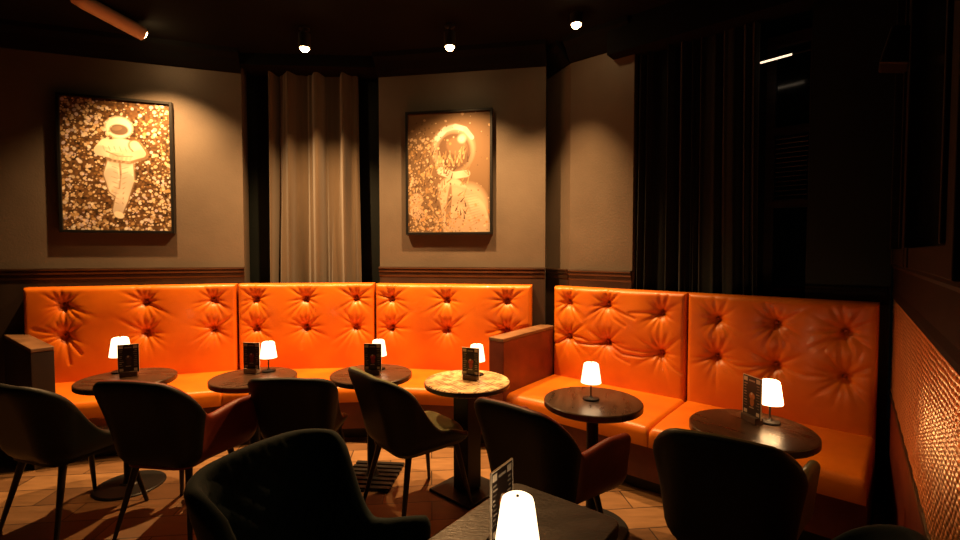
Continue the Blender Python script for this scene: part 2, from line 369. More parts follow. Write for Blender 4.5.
# ------------------------------------------------------------------ framed pictures
def dots(img, n, r0, r1, colors, region=None, rng=RNG, alpha=.9):
    H, W = img.shape[:2]
    for _ in range(n):
        for _k in range(20):
            x, y = rng.uniform(0, W), rng.uniform(0, H)
            if region is None or rng.uniform() < region(x / W, y / H): break
        r = rng.uniform(r0, r1) * W; c = np.array(colors[rng.integers(len(colors))]) * rng.uniform(.7, 1.1)
        ell(img, x, y, r, r * rng.uniform(.7, 1), rng.uniform(0, 3.14), c, alpha, px=True)
def ell(img, x, y, rx, ry, rot, c, alpha=1.0, px=False, soft=.25):
    H, W = img.shape[:2]
    if not px: x, y, rx, ry = x * W, y * H, rx * W, ry * W
    R = max(rx, ry) * 1.3 + 2
    x0, x1, y0, y1 = int(max(0, x - R)), int(min(W, x + R + 1)), int(max(0, y - R)), int(min(H, y + R + 1))
    if x0 >= x1 or y0 >= y1: return
    yy, xx = np.mgrid[y0:y1, x0:x1]
    dx, dy = xx - x, yy - y
    a = (dx * math.cos(rot) + dy * math.sin(rot)) / rx; b = (-dx * math.sin(rot) + dy * math.cos(rot)) / ry
    k = np.clip((1 + soft / 2 - np.sqrt(a * a + b * b)) / soft, 0, 1)[..., None] * alpha
    img[y0:y1, x0:x1] = img[y0:y1, x0:x1] * (1 - k) + np.array(c) * k
def limb(img, pts, r0, r1, c, alpha=1.0):
    """a tapering stroke through points, x and y as fractions of the width"""
    H, W = img.shape[:2]
    for i in range(len(pts) - 1):
        (xa, ya), (xb, yb) = pts[i], pts[i + 1]
        for t in np.linspace(0, 1, 14):
            q = (i + t) / (len(pts) - 1); r = (r0 + (r1 - r0) * q) * W
            cc = np.array(c) * (.9 + .15 * math.sin(9 * q + i))
            ell(img, (xa + (xb - xa) * t) * W, (ya + (yb - ya) * t) * W, r, r, 0, cc, alpha, px=True)

GOLD = [(.66, .52, .32), (.76, .64, .46), (.52, .35, .16), (.82, .76, .70), (.66, .56, .62)]
def art_field(W, H):
    img = np.zeros((H, W, 3)); img[:] = (.10, .05, .018)
    n = RNG.standard_normal((H // 6 + 2, W // 6 + 2)); n = np.kron(n, np.ones((6, 6)))[:H, :W]
    img *= (1 + .35 * n[..., None]).clip(.2, 2)
    edge = lambda x, y: .18 + .82 * min(1, (abs(x - .52) * 2.0) ** 1.2 + max(0, y - .72) * 2.2 + (x < .45 and y < .3) * .5)
    dots(img, 700, .006, .014, [(.28, .15, .05), (.2, .11, .03), (.34, .2, .09)], None, alpha=.8)
    dots(img, 620, .009, .021, GOLD, edge)
    dots(img, 420, .004, .010, [(.9, .75, .55), (.85, .66, .4)], edge)
    S = (.72, .64, .54); D = (.46, .37, .27)
    hw = H / W
    K = (.26, .17, .09)
    limb(img, [(.50, .63), (.44, .80), (.47, .96), (.53, 1.02)], .088, .056, K, .75); limb(img, [(.56, .63), (.58, .85), (.53, 1.06), (.49, 1.20)], .088, .056, K, .75)
    limb(img, [(.50, .63), (.44, .80), (.47, .96), (.53, 1.02)], .075, .045, S)            # bent leg
    limb(img, [(.56, .63), (.58, .85), (.53, 1.06), (.49, 1.20)], .075, .045, S)           # straight leg
    ell(img, .50, 1.24 / hw, .05, .035, .5, (.86, .75, .6))                                 # boot
    ell(img, .53, .57 / hw, .13, .16, 0, S); ell(img, .53, .66 / hw, .115, .06, 0, D, .5)
    ell(img, .53, .47 / hw, .15, .055, 0, S)
    limb(img, [(.66, .47), (.73, .57), (.60, .625), (.44, .615)], .064, .052, K, .6)
    limb(img, [(.40, .47), (.34, .55), (.48, .58), (.60, .57)], .055, .045, (.86, .74, .58))  # arms folded across the chest
    limb(img, [(.66, .47), (.72, .56), (.60, .61), (.46, .60)], .045, .036, (.80, .66, .48))
    limb(img, [(.40, .555), (.50, .60), (.64, .60)], .008, .006, K, .6)
    limb(img, [(.52, .68), (.525, .80), (.51, .95)], .012, .007, K, .6)
    for k in range(9):
        yk = .66 + .055 * k; limb(img, [(.44 + .01 * (k % 3), yk), (.50, yk + .02)], .006, .004, D, .6); limb(img, [(.54, yk + .02), (.61 - .012 * k * .8, yk)], .006, .004, D, .6)
    for k in range(6): limb(img, [(.37 + .05 * k, .50), (.385 + .05 * k, .55)], .006, .004, D, .5)
    for k in range(5): ell(img, .46 + .04 * k, (.62 + .015 * (k % 2)) / hw, .012, .05, .2, D, .5)
    ell(img, .52, .29 / hw, .125, .115, 0, (.88, .78, .62)); ell(img, .52, .315 / hw, .088, .06, 0, (.15, .10, .065)); ell(img, .50, .30 / hw, .05, .025, -.2, (.26, .18, .11), .6)
    dots(img, 60, .006, .013, GOLD, lambda x, y: 1.0 if y > .6 else .1)
    return img
def art_portrait(W, H):
    img = np.zeros((H, W, 3)); yy, xx = np.mgrid[0:H, 0:W]
    img[:] = (.30, .19, .085)
    img *= (1.0 - .35 * np.abs(xx / W - .6) - .15 * (yy / H))[..., None]
    hw = H / W
    C = (.80, .62, .38)
    ell(img, .70, 1.18 / hw, .27, .34, .25, (.66, .50, .29)); ell(img, .62, 1.02 / hw, .24, .13, .2, C)
    # suit: shoulder and arm on the right, sleeve on the left
    limb(img, [(.52, .90), (.66, 1.02), (.80, 1.15), (.88, 1.38)], .14, .13, C)
    limb(img, [(.55, 1.0), (.60, 1.2), (.62, 1.4)], .15, .17, (.72, .54, .32))
    limb(img, [(.10, 1.02), (.04, 1.12), (.16, 1.22)], .08, .055, (.62, .45, .26))
    for k in range(12):
        t = k / 11; limb(img, [(.62 + .16 * t, .98 + .35 * t), (.84 + .05 * t, .95 + .33 * t)], .006, .004, (.45, .30, .15), .6)
    ell(img, .50, 1.10 / hw, .03, .25, .1, (.18, .09, .03), .7)
    # helmet
    ell(img, .555, .42 / hw, .25, .27, 0, (.62, .47, .28)); limb(img, [(.36, .30), (.46, .195), (.58, .165), (.70, .20), (.78, .30)], .034, .026, (.95, .85, .66)); ell(img, .565, .46 / hw, .212, .232, 0, (.17, .10, .045)); ell(img, .60, .40 / hw, .13, .10, .4, (.34, .21, .10), .6)
    for k in range(16):
        x0, y0 = .36 + .02 * k, .58 + .05 * math.sin(k * 2.1); limb(img, [(x0, y0), (x0 + .03 * math.cos(k), y0 - .09)], .012, .004, [(.66, .48, .24), (.42, .27, .11)][k % 2], .8)
    ell(img, .66, .31 / hw, .045, .045, 0, (.95, .82, .6), .9, soft=.9)
    limb(img, [(.40, .68), (.55, .74), (.72, .72)], .045, .04, (.84, .68, .45))
    fl = lambda x, y: min(1.0, max(.03, (y - .2) * 1.3) * (1.15 - x)) if x > .0 else .1
    dots(img, 420, .005, .012, [(.14, .07, .02), (.2, .11, .04), (.10, .05, .015)], lambda x, y: min(1, max(.02, (.75 - x) * 1.4 * (y + .1))), alpha=.75)
    dots(img, 330, .008, .020, [(.66, .44, .18), (.78, .56, .28), (.52, .32, .11), (.82, .62, .36)], lambda x, y: min(1, max(.01, (.62 - x) * 1.5 * (y > .2)) + max(0, y - .78) * 2.2))
    dots(img, 170, .004, .010, [(.88, .68, .4)], lambda x, y: min(1, max(.04, (.75 - x) * 1.2 * (y > .15))))
    for k in range(90):
        x, y = RNG.uniform(.05, .75), RNG.uniform(.45, 1.3); a = RNG.uniform(-2.4, -.6); l = RNG.uniform(.05, .11)
        limb(img, [(x, y), (x + l * math.cos(a), y + l * math.sin(a))], .009, .003, [(.62, .42, .18), (.12, .065, .025), (.40, .25, .10)][k % 3], .85)
    dots(img, 26, .010, .017, [(.70, .30, .08), (.78, .40, .14)], lambda x, y: 1.0 if y > .82 else .0)
    return img * np.array((.66, .64, .74))

def picture(label, o, d, n, sc, zc, w, h, art, m_off=.0):
    """n points into the wall; print face sits .05 in front"""
    c = o + d * sc
    t = thing('framed_picture', label, 'picture', (c[0], c[1], zc), math.atan2(d[1], d[0]), 'framed astronaut pictures')
    # local frame: x along wall, -y into the room
    b, dep = .024, .055
    fr = MB()
    for (x0, x1, z0, z1) in ((-w / 2 - b, -w / 2, -h / 2 - b, h / 2 + b), (w / 2, w / 2 + b, -h / 2 - b, h / 2 + b), (-w / 2, w / 2, h / 2, h / 2 + b), (-w / 2, w / 2, -h / 2 - b, -h / 2)):
        fr.box(((x0 + x1) / 2, -dep / 2, (z0 + z1) / 2), (x1 - x0, dep, z1 - z0))
    fr.build('frame', M['black_frame'], t, bevel=.002)
    MB().box((0, -.018, 0), (w, .03, h)).build('backing_board', M['black_frame'], t)
    W = 250; H = int(W * h / w); img = art(W, H)
    x = np.linspace(-w / 2, w / 2, W); z = np.linspace(h / 2, -h / 2, H)
    X, Z = np.meshgrid(x, z)
    P = np.stack([X, np.full_like(X, -.040), Z], -1)
    pr = MB().grid(P[:, ::-1]).build('print', M['print'], t, auto=None)
    paint(pr, img[:, ::-1].clip(0, 1).reshape(-1, 3))
    return t
picture('black framed print of an astronaut lying with folded arms among small flowers', w1o, w1, w1n, .613, 2.368, .825, 1.165, art_field)
picture('black framed print of a helmeted astronaut portrait behind leaves and blossoms', w2o, w2, w2n, .72, 2.355, .81, 1.145, art_portrait)

# ------------------------------------------------------------------ banquettes
def groove(S, Z, pts, depth, wid):
    """creased valley along a polyline given in panel coordinates"""
    out = np.zeros_like(S)
    for (xa, za), (xb, zb) in zip(pts[:-1], pts[1:]):
        dx, dz = xb - xa, zb - za; l2 = dx * dx + dz * dz + 1e-9
        t = np.clip(((S - xa) * dx + (Z - za) * dz) / l2, 0, 1)
        dd = np.hypot(S - xa - dx * t, Z - za - dz * t)
        out = np.minimum(out, -depth * np.exp(-(dd / wid) ** 2))
    return out
def tufted_panel(parent, a, b, z0, z1, buttons, links, seed, m):
    r = np.random.default_rng(seed)
    L = float(np.linalg.norm(b - a)); e = (b - a) / L; n = V2(e[1], -e[0])          # n: into the room
    g = .004
    ns = int(L / .0085); nz = int((z1 - z0) / .0085)
    s = np.linspace(g, L - g, ns); z = np.linspace(z0, z1, nz)
    S, Z = np.meshgrid(s, z)
    R = .038
    q = np.minimum(np.minimum(S - g, L - g - S), z1 - Z).clip(0, R) / R
    d = -R * (1 - np.sqrt(np.clip(1 - (1 - q) ** 2, 0, 1)))
    d += .018 * (1 - np.abs(2 * S / L - 1) ** 6) * (1 - np.abs(2 * (Z - z0) / (z1 - z0) - 1) ** 4)
    # gentle irregular swell
    for _ in range(7):
        d += r.uniform(-.003, .003) * np.exp(-(((S - r.uniform(0, L)) / r.uniform(.12, .3)) ** 2 + ((Z - r.uniform(z0, z1)) / r.uniform(.1, .25)) ** 2))
    for (bs, bz) in buttons:
        ds, dz = S - bs, Z - bz; rad = np.hypot(ds, dz)
        d -= .052 * np.exp(-(rad / .042) ** 1.35) + .014 * np.exp(-(rad / .12) ** 2)
        up = [PI / 2 + x + r.uniform(-.12, .12) for x in (-.95, -.45, .05, .5, 1.0)]
        dn = [-PI / 2 + x + r.uniform(-.12, .12) for x in (-1.05, -.7, -.35, 0, .35, .7, 1.05)]
        sd = [r.uniform(-.25, .25), PI + r.uniform(-.25, .25)]
        for th in up + dn + sd:
            ux, uz = math.cos(th), math.sin(th)
            al = ds * ux + dz * uz; pe = np.abs(-ds * uz + dz * ux)
            ln = r.uniform(.085, .17) * (.75 if th in sd else 1)
            am = r.uniform(.010, .018)
            wd = .0075 + .05 * np.clip(al, 0, .3)
            d -= np.where(al > 0, am * np.exp(-(pe / wd) ** 2) * np.exp(-(al / ln) ** 2) * np.clip(al / .02, 0, 1), 0)
    for (pts, dep, wid) in links:
        d += groove(S, Z, pts, dep, wid)
    X = a[0] + e[0] * S + n[0] * d; Y = a[1] + e[1] * S + n[1] * d
    P = np.stack([X, Y, Z], -1)
    mb = MB(); mb.grid(P)
    # sides and back: loop round the border
    th = .125
    idx = [(0, j) for j in range(ns)] + [(i, ns - 1) for i in range(1, nz)] + [(nz - 1, j) for j in range(ns - 2, -1, -1)] + [(i, 0) for i in range(nz - 2, 0, -1)]
    loop = [i * ns + j for i, j in idx]; base_ = len(mb.v)
    for i, j in idx: mb.v.append((a[0] + e[0] * S[i, j] - n[0] * th, a[1] + e[1] * S[i, j] - n[1] * th, Z[i, j]))
    k = len(loop)
    for i in range(k):
        mb.f.append((loop[(i + 1) % k], loop[i], base_ + i, base_ + (i + 1) % k)); mb.smooth.append(False)
    mb.f.append(tuple(base_ + i for i in range(k))); mb.smooth.append(False)
    o = mb.build('back_cushion', m, parent, auto=None)
    for (bs, bz) in buttons:
        p = a + e * bs + n * (-.045)
        Rm = Matrix.Rotation(math.atan2(e[1], e[0]), 3, 'Z') @ Matrix.Rotation(PI / 2, 3, 'X')
        MB().lathe([(.0005, .007), (.006, .0063), (.010, .004), (.0125, 0), (.0125, -.006)], (p[0], p[1], bz), 16, True, Rm).build('button', M['button'], o)
    return o
def seat_cushion(parent, A, B, Bf, Af, m, seed, ztop=.46, th=.125):
    """A,B along the backrest, Af,Bf along the front"""
    r = np.random.default_rng(seed)
    LA = float(np.linalg.norm(B - A)); LD = float(np.linalg.norm(Af - A))
    nu, nv = int(LA / .016), int(LD / .012)
    R = .045
    def dense(n, lead):  # extra samples near the end
        return np.linspace(0, 1, n)
    u = np.linspace(0, 1, nu); v = np.linspace(0, 1, nv)
    U, Vv = np.meshgrid(u, v)
    P = (A[None, None] * (1 - U[..., None]) + B[None, None] * U[..., None]) * (1 - Vv[..., None]) + (Af[None, None] * (1 - U[..., None]) + Bf[None, None] * U[..., None]) * Vv[..., None]
    def edge(dist, R): q = (dist / R).clip(0, 1); return -R * (1 - np.sqrt(np.clip(1 - (1 - q) ** 2, 0, 1)))
    z = ztop + edge((1 - Vv) * LD, R) + edge(np.minimum(U, 1 - U) * LA, .018)
    z += .012 * (1 - np.abs(2 * U - 1) ** 4) * (1 - np.abs(2 * Vv - 1) ** 4)
    for _ in range(9):
        z += r.uniform(-.005, .003) * np.exp(-(((U - r.uniform(0, 1)) * LA / r.uniform(.08, .25)) ** 2 + ((Vv - r.uniform(.2, 1)) * LD / r.uniform(.06, .2)) ** 2))
    for _ in range(10):
        us, vs, an = r.uniform(.03, .97), r.uniform(.55, .95), r.uniform(-.5, .5)
        z += groove(U * LA, Vv * LD, [(us * LA, vs * LD), (us * LA + .09 * math.cos(an), vs * LD + .09 * math.sin(an))], .0022, .012)
    mb = MB(); mb.grid(np.concatenate([P, z[..., None]], -1)[:, :, :][::-1])
    nuu, nvv = nu, nv
    idx = [(0, j) for j in range(nuu)] + [(i, nuu - 1) for i in range(1, nvv)] + [(nvv - 1, j) for j in range(nuu - 2, -1, -1)] + [(i, 0) for i in range(nvv - 2, 0, -1)]
    loop = [i * nuu + j for i, j in idx]; base_ = len(mb.v)
    for q in loop: mb.v.append((mb.v[q][0], mb.v[q][1], ztop - th))
    k = len(loop)
    for i in range(k): mb.f.append((loop[(i + 1) % k], loop[i], base_ + i, base_ + (i + 1) % k)); mb.smooth.append(True)
    mb.f.append(tuple(base_ + i for i in range(k))); mb.smooth.append(False)
    return mb.build('seat_cushion', m, parent, auto=50)

ZR = (1.135, .86)
left = thing('banquette', 'long curved orange leather banquette with buttoned backrest under the two pictures', 'banquette', group='orange leather banquettes')
tufted_panel(left, A0, A1, .43, 1.285, [(.285, 1.13), (.285, .865), (.89, 1.14), (.89, .865), (1.435, 1.14), (1.435, .865)],
             [([(.285, 1.13), (.30, 1.0), (.285, .865)], .012, .012), ([(.285, .865), (.08, .93)], .008, .014), ([(.285, .865), (.41, .70)], .009, .012), ([(.285, .865), (.33, .62)], .009, .013), ([(.89, 1.12), (.90, .9)], .003, .02)], 3, M['leather'])
tufted_panel(left, A1, A2, .43, 1.285, [(.17, 1.14), (.17, .865), (.635, 1.14), (.635, .865), (1.11, 1.14), (1.11, .865)],
             [([(.635, .84), (.60, .66)], .004, .014)], 4, M['leather'])
tufted_panel(left, A2, A3, .43, 1.28, [(.17, 1.135), (.17, .855), (.725, 1.135), (.725, .855), (1.30, 1.135), (1.30, .855)],
             [([(1.30, .855), (1.50, .90)], .008, .015), ([(1.30, .855), (1.47, .78)], .008, .013), ([(1.30, .87), (1.12, .83)], .006, .013)], 5, M['leather'])
F0, F1, F2, F3 = V2(-3.14, 3.40), V2(-2.10, 3.765), V2(-.98, 3.87), V2(.07, 3.73)
A0s, A3s = V2(-3.85, 3.94), V2(.47, 4.305)
for q, (a, b, bf, af) in enumerate(((A0s, A1, F1, F0), (A1, A2, F2, F1), (A2, A3s, F3, F2))):
    e = unit(b - a) * .003
    seat_cushion(left, a + e, b - e, bf - e, af + e, M['leather'], 20 + q)
def inset(p, q, k): return p + (q - p) * k
bs = MB(); bs.prism([tuple(x) for x in (inset(F0, A0s, .05), inset(F1, A1, .05), inset(F2, A2, .05), inset(F3, A3s, .05), A3s, A2, A1, A0s)], .10, .335); bs.build('base', M['fascia'], left)
bs = MB(); bs.prism([tuple(x) for x in (inset(F0, A0s, .15), inset(F1, A1, .15), inset(F2, A2, .15), inset(F3, A3s, .15), A3s, A2, A1, A0s)], 0, .10); bs.build('plinth', M['kick'], left)
def armrest(parent, pts, z1, side_mat):
    o = MB().prism(pts, 0.0, z1 - .03).build('armrest', side_mat, parent, bevel=.004)
    cx = sum(p[0] for p in pts) / 4; cy = sum(p[1] for p in pts) / 4
    big = [(cx + (p[0] - cx) * 1.012, cy + (p[1] - cy) * 1.012) for p in pts]
    MB().prism(big, z1 - .03, z1).build('armrest_cap', M['armwood'], o, bevel=.006)
    return o
def rect(fr, dirn, wdt, length):
    """front right corner, direction backwards, width to the left"""
    f = V2(*fr); d = unit(V2(*dirn)); l = V2(-d[1], d[0])
    return [tuple(f), tuple(f + l * wdt), tuple(f + l * wdt + d * length), tuple(f + d * length)]
armrest(left, rect((-3.16, 3.45), (-.80, .60), .13, 1.0), .89, M['panelwood'])

right = thing('banquette', 'straight orange leather banquette in the right corner with two tufted back panels', 'banquette', group='orange leather banquettes')
tufted_panel(right, B0, B1, .43, 1.275, [(.16, 1.14), (.16, .83), (.53, 1.145), (.53, .825), (.985, 1.11), (.985, .795)],
             [([(.16, .82), (.25, .785), (.42, .785), (.53, .815)], .014, .011), ([(.16, .84), (.30, .835), (.42, .80), (.53, .825)], .010, .010), ([(.53, .82), (.68, .745), (.85, .745), (.985, .79)], .014, .011),
              ([(.53, .83), (.7, .79), (.86, .785), (.985, .80)], .009, .010), ([(.53, .81), (.62, .72), (.74, .68)], .008, .012), ([(.16, .82), (.06, .76), (.01, .75)], .009, .012), ([(.985, .79), (1.08, .70), (1.15, .66)], .008, .012),
              ([(.53, 1.14), (.68, 1.08), (.78, 1.05)], .010, .011), ([(.74, 1.09), (.86, 1.10), (.985, 1.11)], .007, .012), ([(.53, 1.13), (.60, 1.03), (.70, .98)], .006, .012)], 6, M['leather'])
tufted_panel(right, B1, B2, .43, 1.275, [(.21, 1.10), (.21, .825), (.58, 1.105), (.58, .82), (.95, 1.09), (.95, .80)],
             [([(.21, 1.10), (.215, .96), (.21, .825)], .009, .012), ([(.58, 1.10), (.60, .96), (.58, .82)], .011, .014), ([(.95, 1.09), (.93, .95), (.95, .80)], .012, .014), ([(.95, 1.08), (.99, .95), (.965, .81)], .008, .012),
              ([(.21, .82), (.35, .78), (.46, .79), (.58, .815)], .008, .012), ([(.58, .82), (.75, .78), (.95, .80)], .005, .014)], 8, M['leather'])
G0, G1, G2 = V2(.20, 3.70), V2(1.075, 2.955), V2(1.90, 2.255)
for q, (a, b, bf, af) in enumerate(((B0, B1, G1, G0), (B1, B2, G2, G1))):
    e = unit(b - a) * .003
    seat_cushion(right, a + e, b - e, bf - e, af + e, M['leather'], 30 + q)
MB().prism([tuple(x) for x in (inset(G0, B0, .05), inset(G2, B2, .05), B2, B0)], .10, .335).build('base', M['fascia'], right)
MB().prism([tuple(x) for x in (inset(G0, B0, .15), inset(G2, B2, .15), B2, B0)], 0, .10).build('plinth', M['kick'], right)
armrest(right, rect((.185, 3.665), (.60, .80), .14, .84), .905, M['armleather'])

# ------------------------------------------------------------------ chairs
def shell_mesh(wing, quilt=False, top=.90, arm=.67):
    """bucket shell: U-shaped plan with rounded back corners, leaning outwards, tall at the back; 'wing' arms stay high (armchair) or sink to the seat (side chair)"""
    a, back, front, rc = .235, -.245, .20, .11
    if not wing: a = .225
    side = front - (back + rc); arc = PI / 2 * rc; bk = 2 * (a - rc); tot = 2 * side + 2 * arc + bk
    n = 150 if quilt else 84
    us = np.linspace(0, tot, n)
    def plan(u):
        spl = .075 if wing else 0
        if u < side: return np.array((a + spl * ((side - u) / side) ** 1.3, front - u)), np.array((1., 0))
        u -= side
        if u < arc:
            t = u / rc; return np.array((a - rc + rc * math.cos(t), back + rc - rc * math.sin(t))), np.array((math.cos(t), -math.sin(t)))
        u -= arc
        if u < bk: return np.array((a - rc - u, back)), np.array((0, -1.))
        u -= bk
        if u < arc:
            t = PI / 2 - u / rc; return np.array((-a + rc - rc * math.cos(t), back + rc - rc * math.sin(t))), np.array((-math.cos(t), -math.sin(t)))
        u -= arc
        return np.array((-a - spl * (u / side) ** 1.3, back + rc + u)), np.array((-1., 0))
    def ss(x): x = min(1, max(0, x)); return x * x * (3 - 2 * x)
    mid = tot / 2
    def height(u):
        d = abs(u - mid)                                   # distance round from the centre of the back
        h0 = top - .012 * (d / .2) ** 2
        e0, e1 = (bk / 2 + arc * .62, bk / 2 + arc + .15) if quilt else (bk / 2 + .01, bk / 2 + arc + .045) if wing else (bk / 2 + arc * .15, bk / 2 + arc + .20)
        low = (arm - .015 + .03 * ss((d - e1) / .2)) if wing else .495 - .06 * ss((d - e1) / .2)
        k = ss((d - e0) / (e1 - e0))
        return h0 * (1 - k) + low * k
    rows = []
    zb = .385
    m_out, m_in = (34, 34) if quilt else (12, 12)
    for u in us:
        p, nrm = plan(u); H = height(u); d = abs(u - mid)
        lean_b = .26; lean_s = .12 if wing else .10
        w_ = abs(nrm[1]) if nrm[1] < 0 else 0
        lean = lean_b * w_ + lean_s * (1 - w_)
        th = .052 if wing else .042
        off = lambda z: lean * (z - zb) * (.55 + .45 * min(1, (z - zb) / .4)) - .05 * max(0, 1 - (z - zb) / .09) ** 2
        sec = []
        r = th / 2
        for i in range(m_out + 1):                         # outer face, bottom to rim
            z = zb + (H - r - zb) * i / m_out; sec.append((off(z), z))
        ot = off(H - r)
        for k in range(1, 6):                               # rolled rim
            t = PI * k / 6; sec.append((ot - r + r * math.cos(t), H - r + r * math.sin(t)))
        for i in range(m_in + 1):                           # inner face, rim to seat
            z = H - r - (H - r - zb) * i / m_in; o_ = off(z) - th
            if quilt:
                s_ = (u - mid) ; A_ = (s_ + (z - .4) * 1.0) / .075; B_ = (s_ - (z - .4) * 1.0) / .075
                da = abs((A_ % 1) - .5) * 2; db = abs((B_ % 1) - .5) * 2
                o_ += .007 * math.exp(-((1 - da) / .16) ** 2) + .007 * math.exp(-((1 - db) / .16) ** 2) - .004
            sec.append((o_, z))
        rows.append([(p[0] + nrm[0] * q, p[1] + nrm[1] * q, z) for q, z in sec])
    # rounded ends of the wings
    def end(row, dirn):
        c = np.mean(row, 0); out = []
        for sc_, ext in ((.97, .008), (.85, .020), (.6, .028), (.25, .032)):
            out.append([tuple(c + (np.array(p) - c) * np.array((sc_, 1, 1 - (1 - sc_) * .6)) + np.array((0, ext * dirn, 0))) for p in row])
        return out
    rows = end(rows[0], 1)[::-1] + rows + end(rows[-1], 1)
    mb = MB(); k = len(rows[0]); mb.inner = []
    for r_ in rows: mb.v += r_
    for i in range(len(rows) - 1):
        for j in range(k):
            j2 = (j + 1) % k
            mb.f.append((i * k + j, i * k + j2, (i + 1) * k + j2, (i + 1) * k + j)); mb.smooth.append(True)
            mb.inner.append(0 if (j <= m_out + 1 or j == k - 1) and 2 <= i < len(rows) - 3 and (not wing or abs(us[min(n - 1, max(0, i - 4))] - mid) < bk / 2 + arc * .95) else 1)  # outer back faces take the shade-darkened slot, the rest keep the chair colour
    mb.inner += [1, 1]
    mb.f.append(tuple(range(k))[::-1]); mb.smooth.append(True)
    mb.f.append(tuple((len(rows) - 1) * k + j for j in range(k))); mb.smooth.append(True)
    return mb
def seat_pad_mesh(a, y0, y1):
    n = 22; P = np.zeros((n, n, 3))
    for i in range(n):
        for j in range(n):
            x = -1 + 2 * j / (n - 1); y = -1 + 2 * i / (n - 1)
            ex = 1 - (max(abs(x), abs(y)) ** 8) * .0
            # squircle outline
            k = 1.0 / max(1e-6, (abs(x) ** 6 + abs(y) ** 6) ** (1 / 6) / max(abs(x), abs(y))) if (x or y) else 1
            X = x * k * a; Y = (y0 + y1) / 2 + y * k * (y1 - y0) / 2
            rr = max(abs(x), abs(y)); q = min(1, (1 - rr) / .14)
            z = .478 - .035 * (1 - math.sqrt(max(0, 1 - (1 - q) ** 2))) + .010 * (1 - rr ** 2)
            P[i, j] = (X, Y, z)
    mb = MB(); mb.grid(P)
    idx = [(0, j) for j in range(n)] + [(i, n - 1) for i in range(1, n)] + [(n - 1, j) for j in range(n - 2, -1, -1)] + [(i, 0) for i in range(n - 2, 0, -1)]
    loop = [i * n + j for i, j in idx]; b = len(mb.v)
    for q in loop: mb.v.append((mb.v[q][0], mb.v[q][1], .385))
    k = len(loop)
    for i in range(k): mb.f.append((loop[(i + 1) % k], loop[i], b + i, b + (i + 1) % k)); mb.smooth.append(True)
    mb.f.append(tuple(b + i for i in range(k))); mb.smooth.append(False)
    return mb
def make_chair(name, wing, quilt, label, top=.90, arm=.67):
    t = thing(name, label, 'chair')
    sh = shell_mesh(wing, quilt, top, arm); so = sh.build('backrest', M['ch_black'], t, auto=None)
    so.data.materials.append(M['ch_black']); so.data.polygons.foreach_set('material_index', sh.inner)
    seat_pad_mesh(.195 if wing else .195, -.21, .235).build('seat', M['ch_black'], t, auto=60)
    for sx in (-1, 1):
        for sy, y0, y1 in ((1, .165, .235), (-1, -.15, -.235)):
            MB().tube((sx * .155, y0, .39), (sx * .225, y1, 0), .019, .0105).build('leg', M['leg'], t)
    return t
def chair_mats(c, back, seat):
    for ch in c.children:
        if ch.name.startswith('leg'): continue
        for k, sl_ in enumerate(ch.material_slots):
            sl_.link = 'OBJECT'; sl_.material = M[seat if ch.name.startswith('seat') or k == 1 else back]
arm0 = make_chair('armchair', True, False, '')
side0 = make_chair('side_chair', False, False, '', top=.85)
used = {}
def place(proto, x, y, deg, label, back, seat, group, ds=1.0):
    c = proto if proto.name not in used else copy_tree(proto)
    used[proto.name] = 1
    c.location = (x, y, 0); c.rotation_euler.z = -math.radians(deg); c.scale = (ds, ds, ds) if not isinstance(ds, tuple) else ds
    c['label'] = label; c['group'] = group; chair_mats(c, back, seat); return c
GC = 'chairs drawn up to the round tables'
place(side0, -2.43, 2.77, 18, 'charcoal side chair cut by the left edge, in front of the leftmost round table', 'ch_outer_shade_grey', 'ch_grey', GC, 1.06)
place(arm0, -1.755, 2.735, 8, 'reddish armchair with its back coloured near black as shade, right of the charcoal side chair', 'ch_outer_shade', 'ch_red', GC, 1.03)
place(side0, -1.145, 3.06, 0, 'dark side chair partly hidden behind the olive seated chair, between two tables', 'ch_outer_shade', 'ch_black', GC)
place(side0, -.395, 2.89, 50, 'side chair with olive green seat and back darkened as shade, facing the pale printed table', 'ch_outer_shade', 'ch_green', GC, 1.06)
place(arm0, .36, 2.36, 42, 'rust red armchair with shade painted dark over its back, before the lone lamp', 'ch_outer_shade', 'ch_red', GC)
place(arm0, 1.045, 1.925, 33, 'olive armchair with pale arm end and back painted dark as shade, in front of the right corner table', 'ch_outer_shade', 'ch_olive', GC, (.94, 1.0, 1.04))
place(side0, .715, 1.215, -51.3, 'teal chair barely showing in the bottom right corner by the cane panel', 'ch_teal', 'ch_teal', 'chairs in the foreground', 1.045)
gq = make_chair('armchair', True, True, 'teal quilted armchair in the left foreground with diamond stitched back', top=.90, arm=.62)
gq.location = (-.515, 1.48, 0); gq.scale = (.97, .97, 1); gq.rotation_euler.z = -math.radians(118); gq['group'] = 'chairs in the foreground'; chair_mats(gq, 'ch_teal', 'ch_teal')

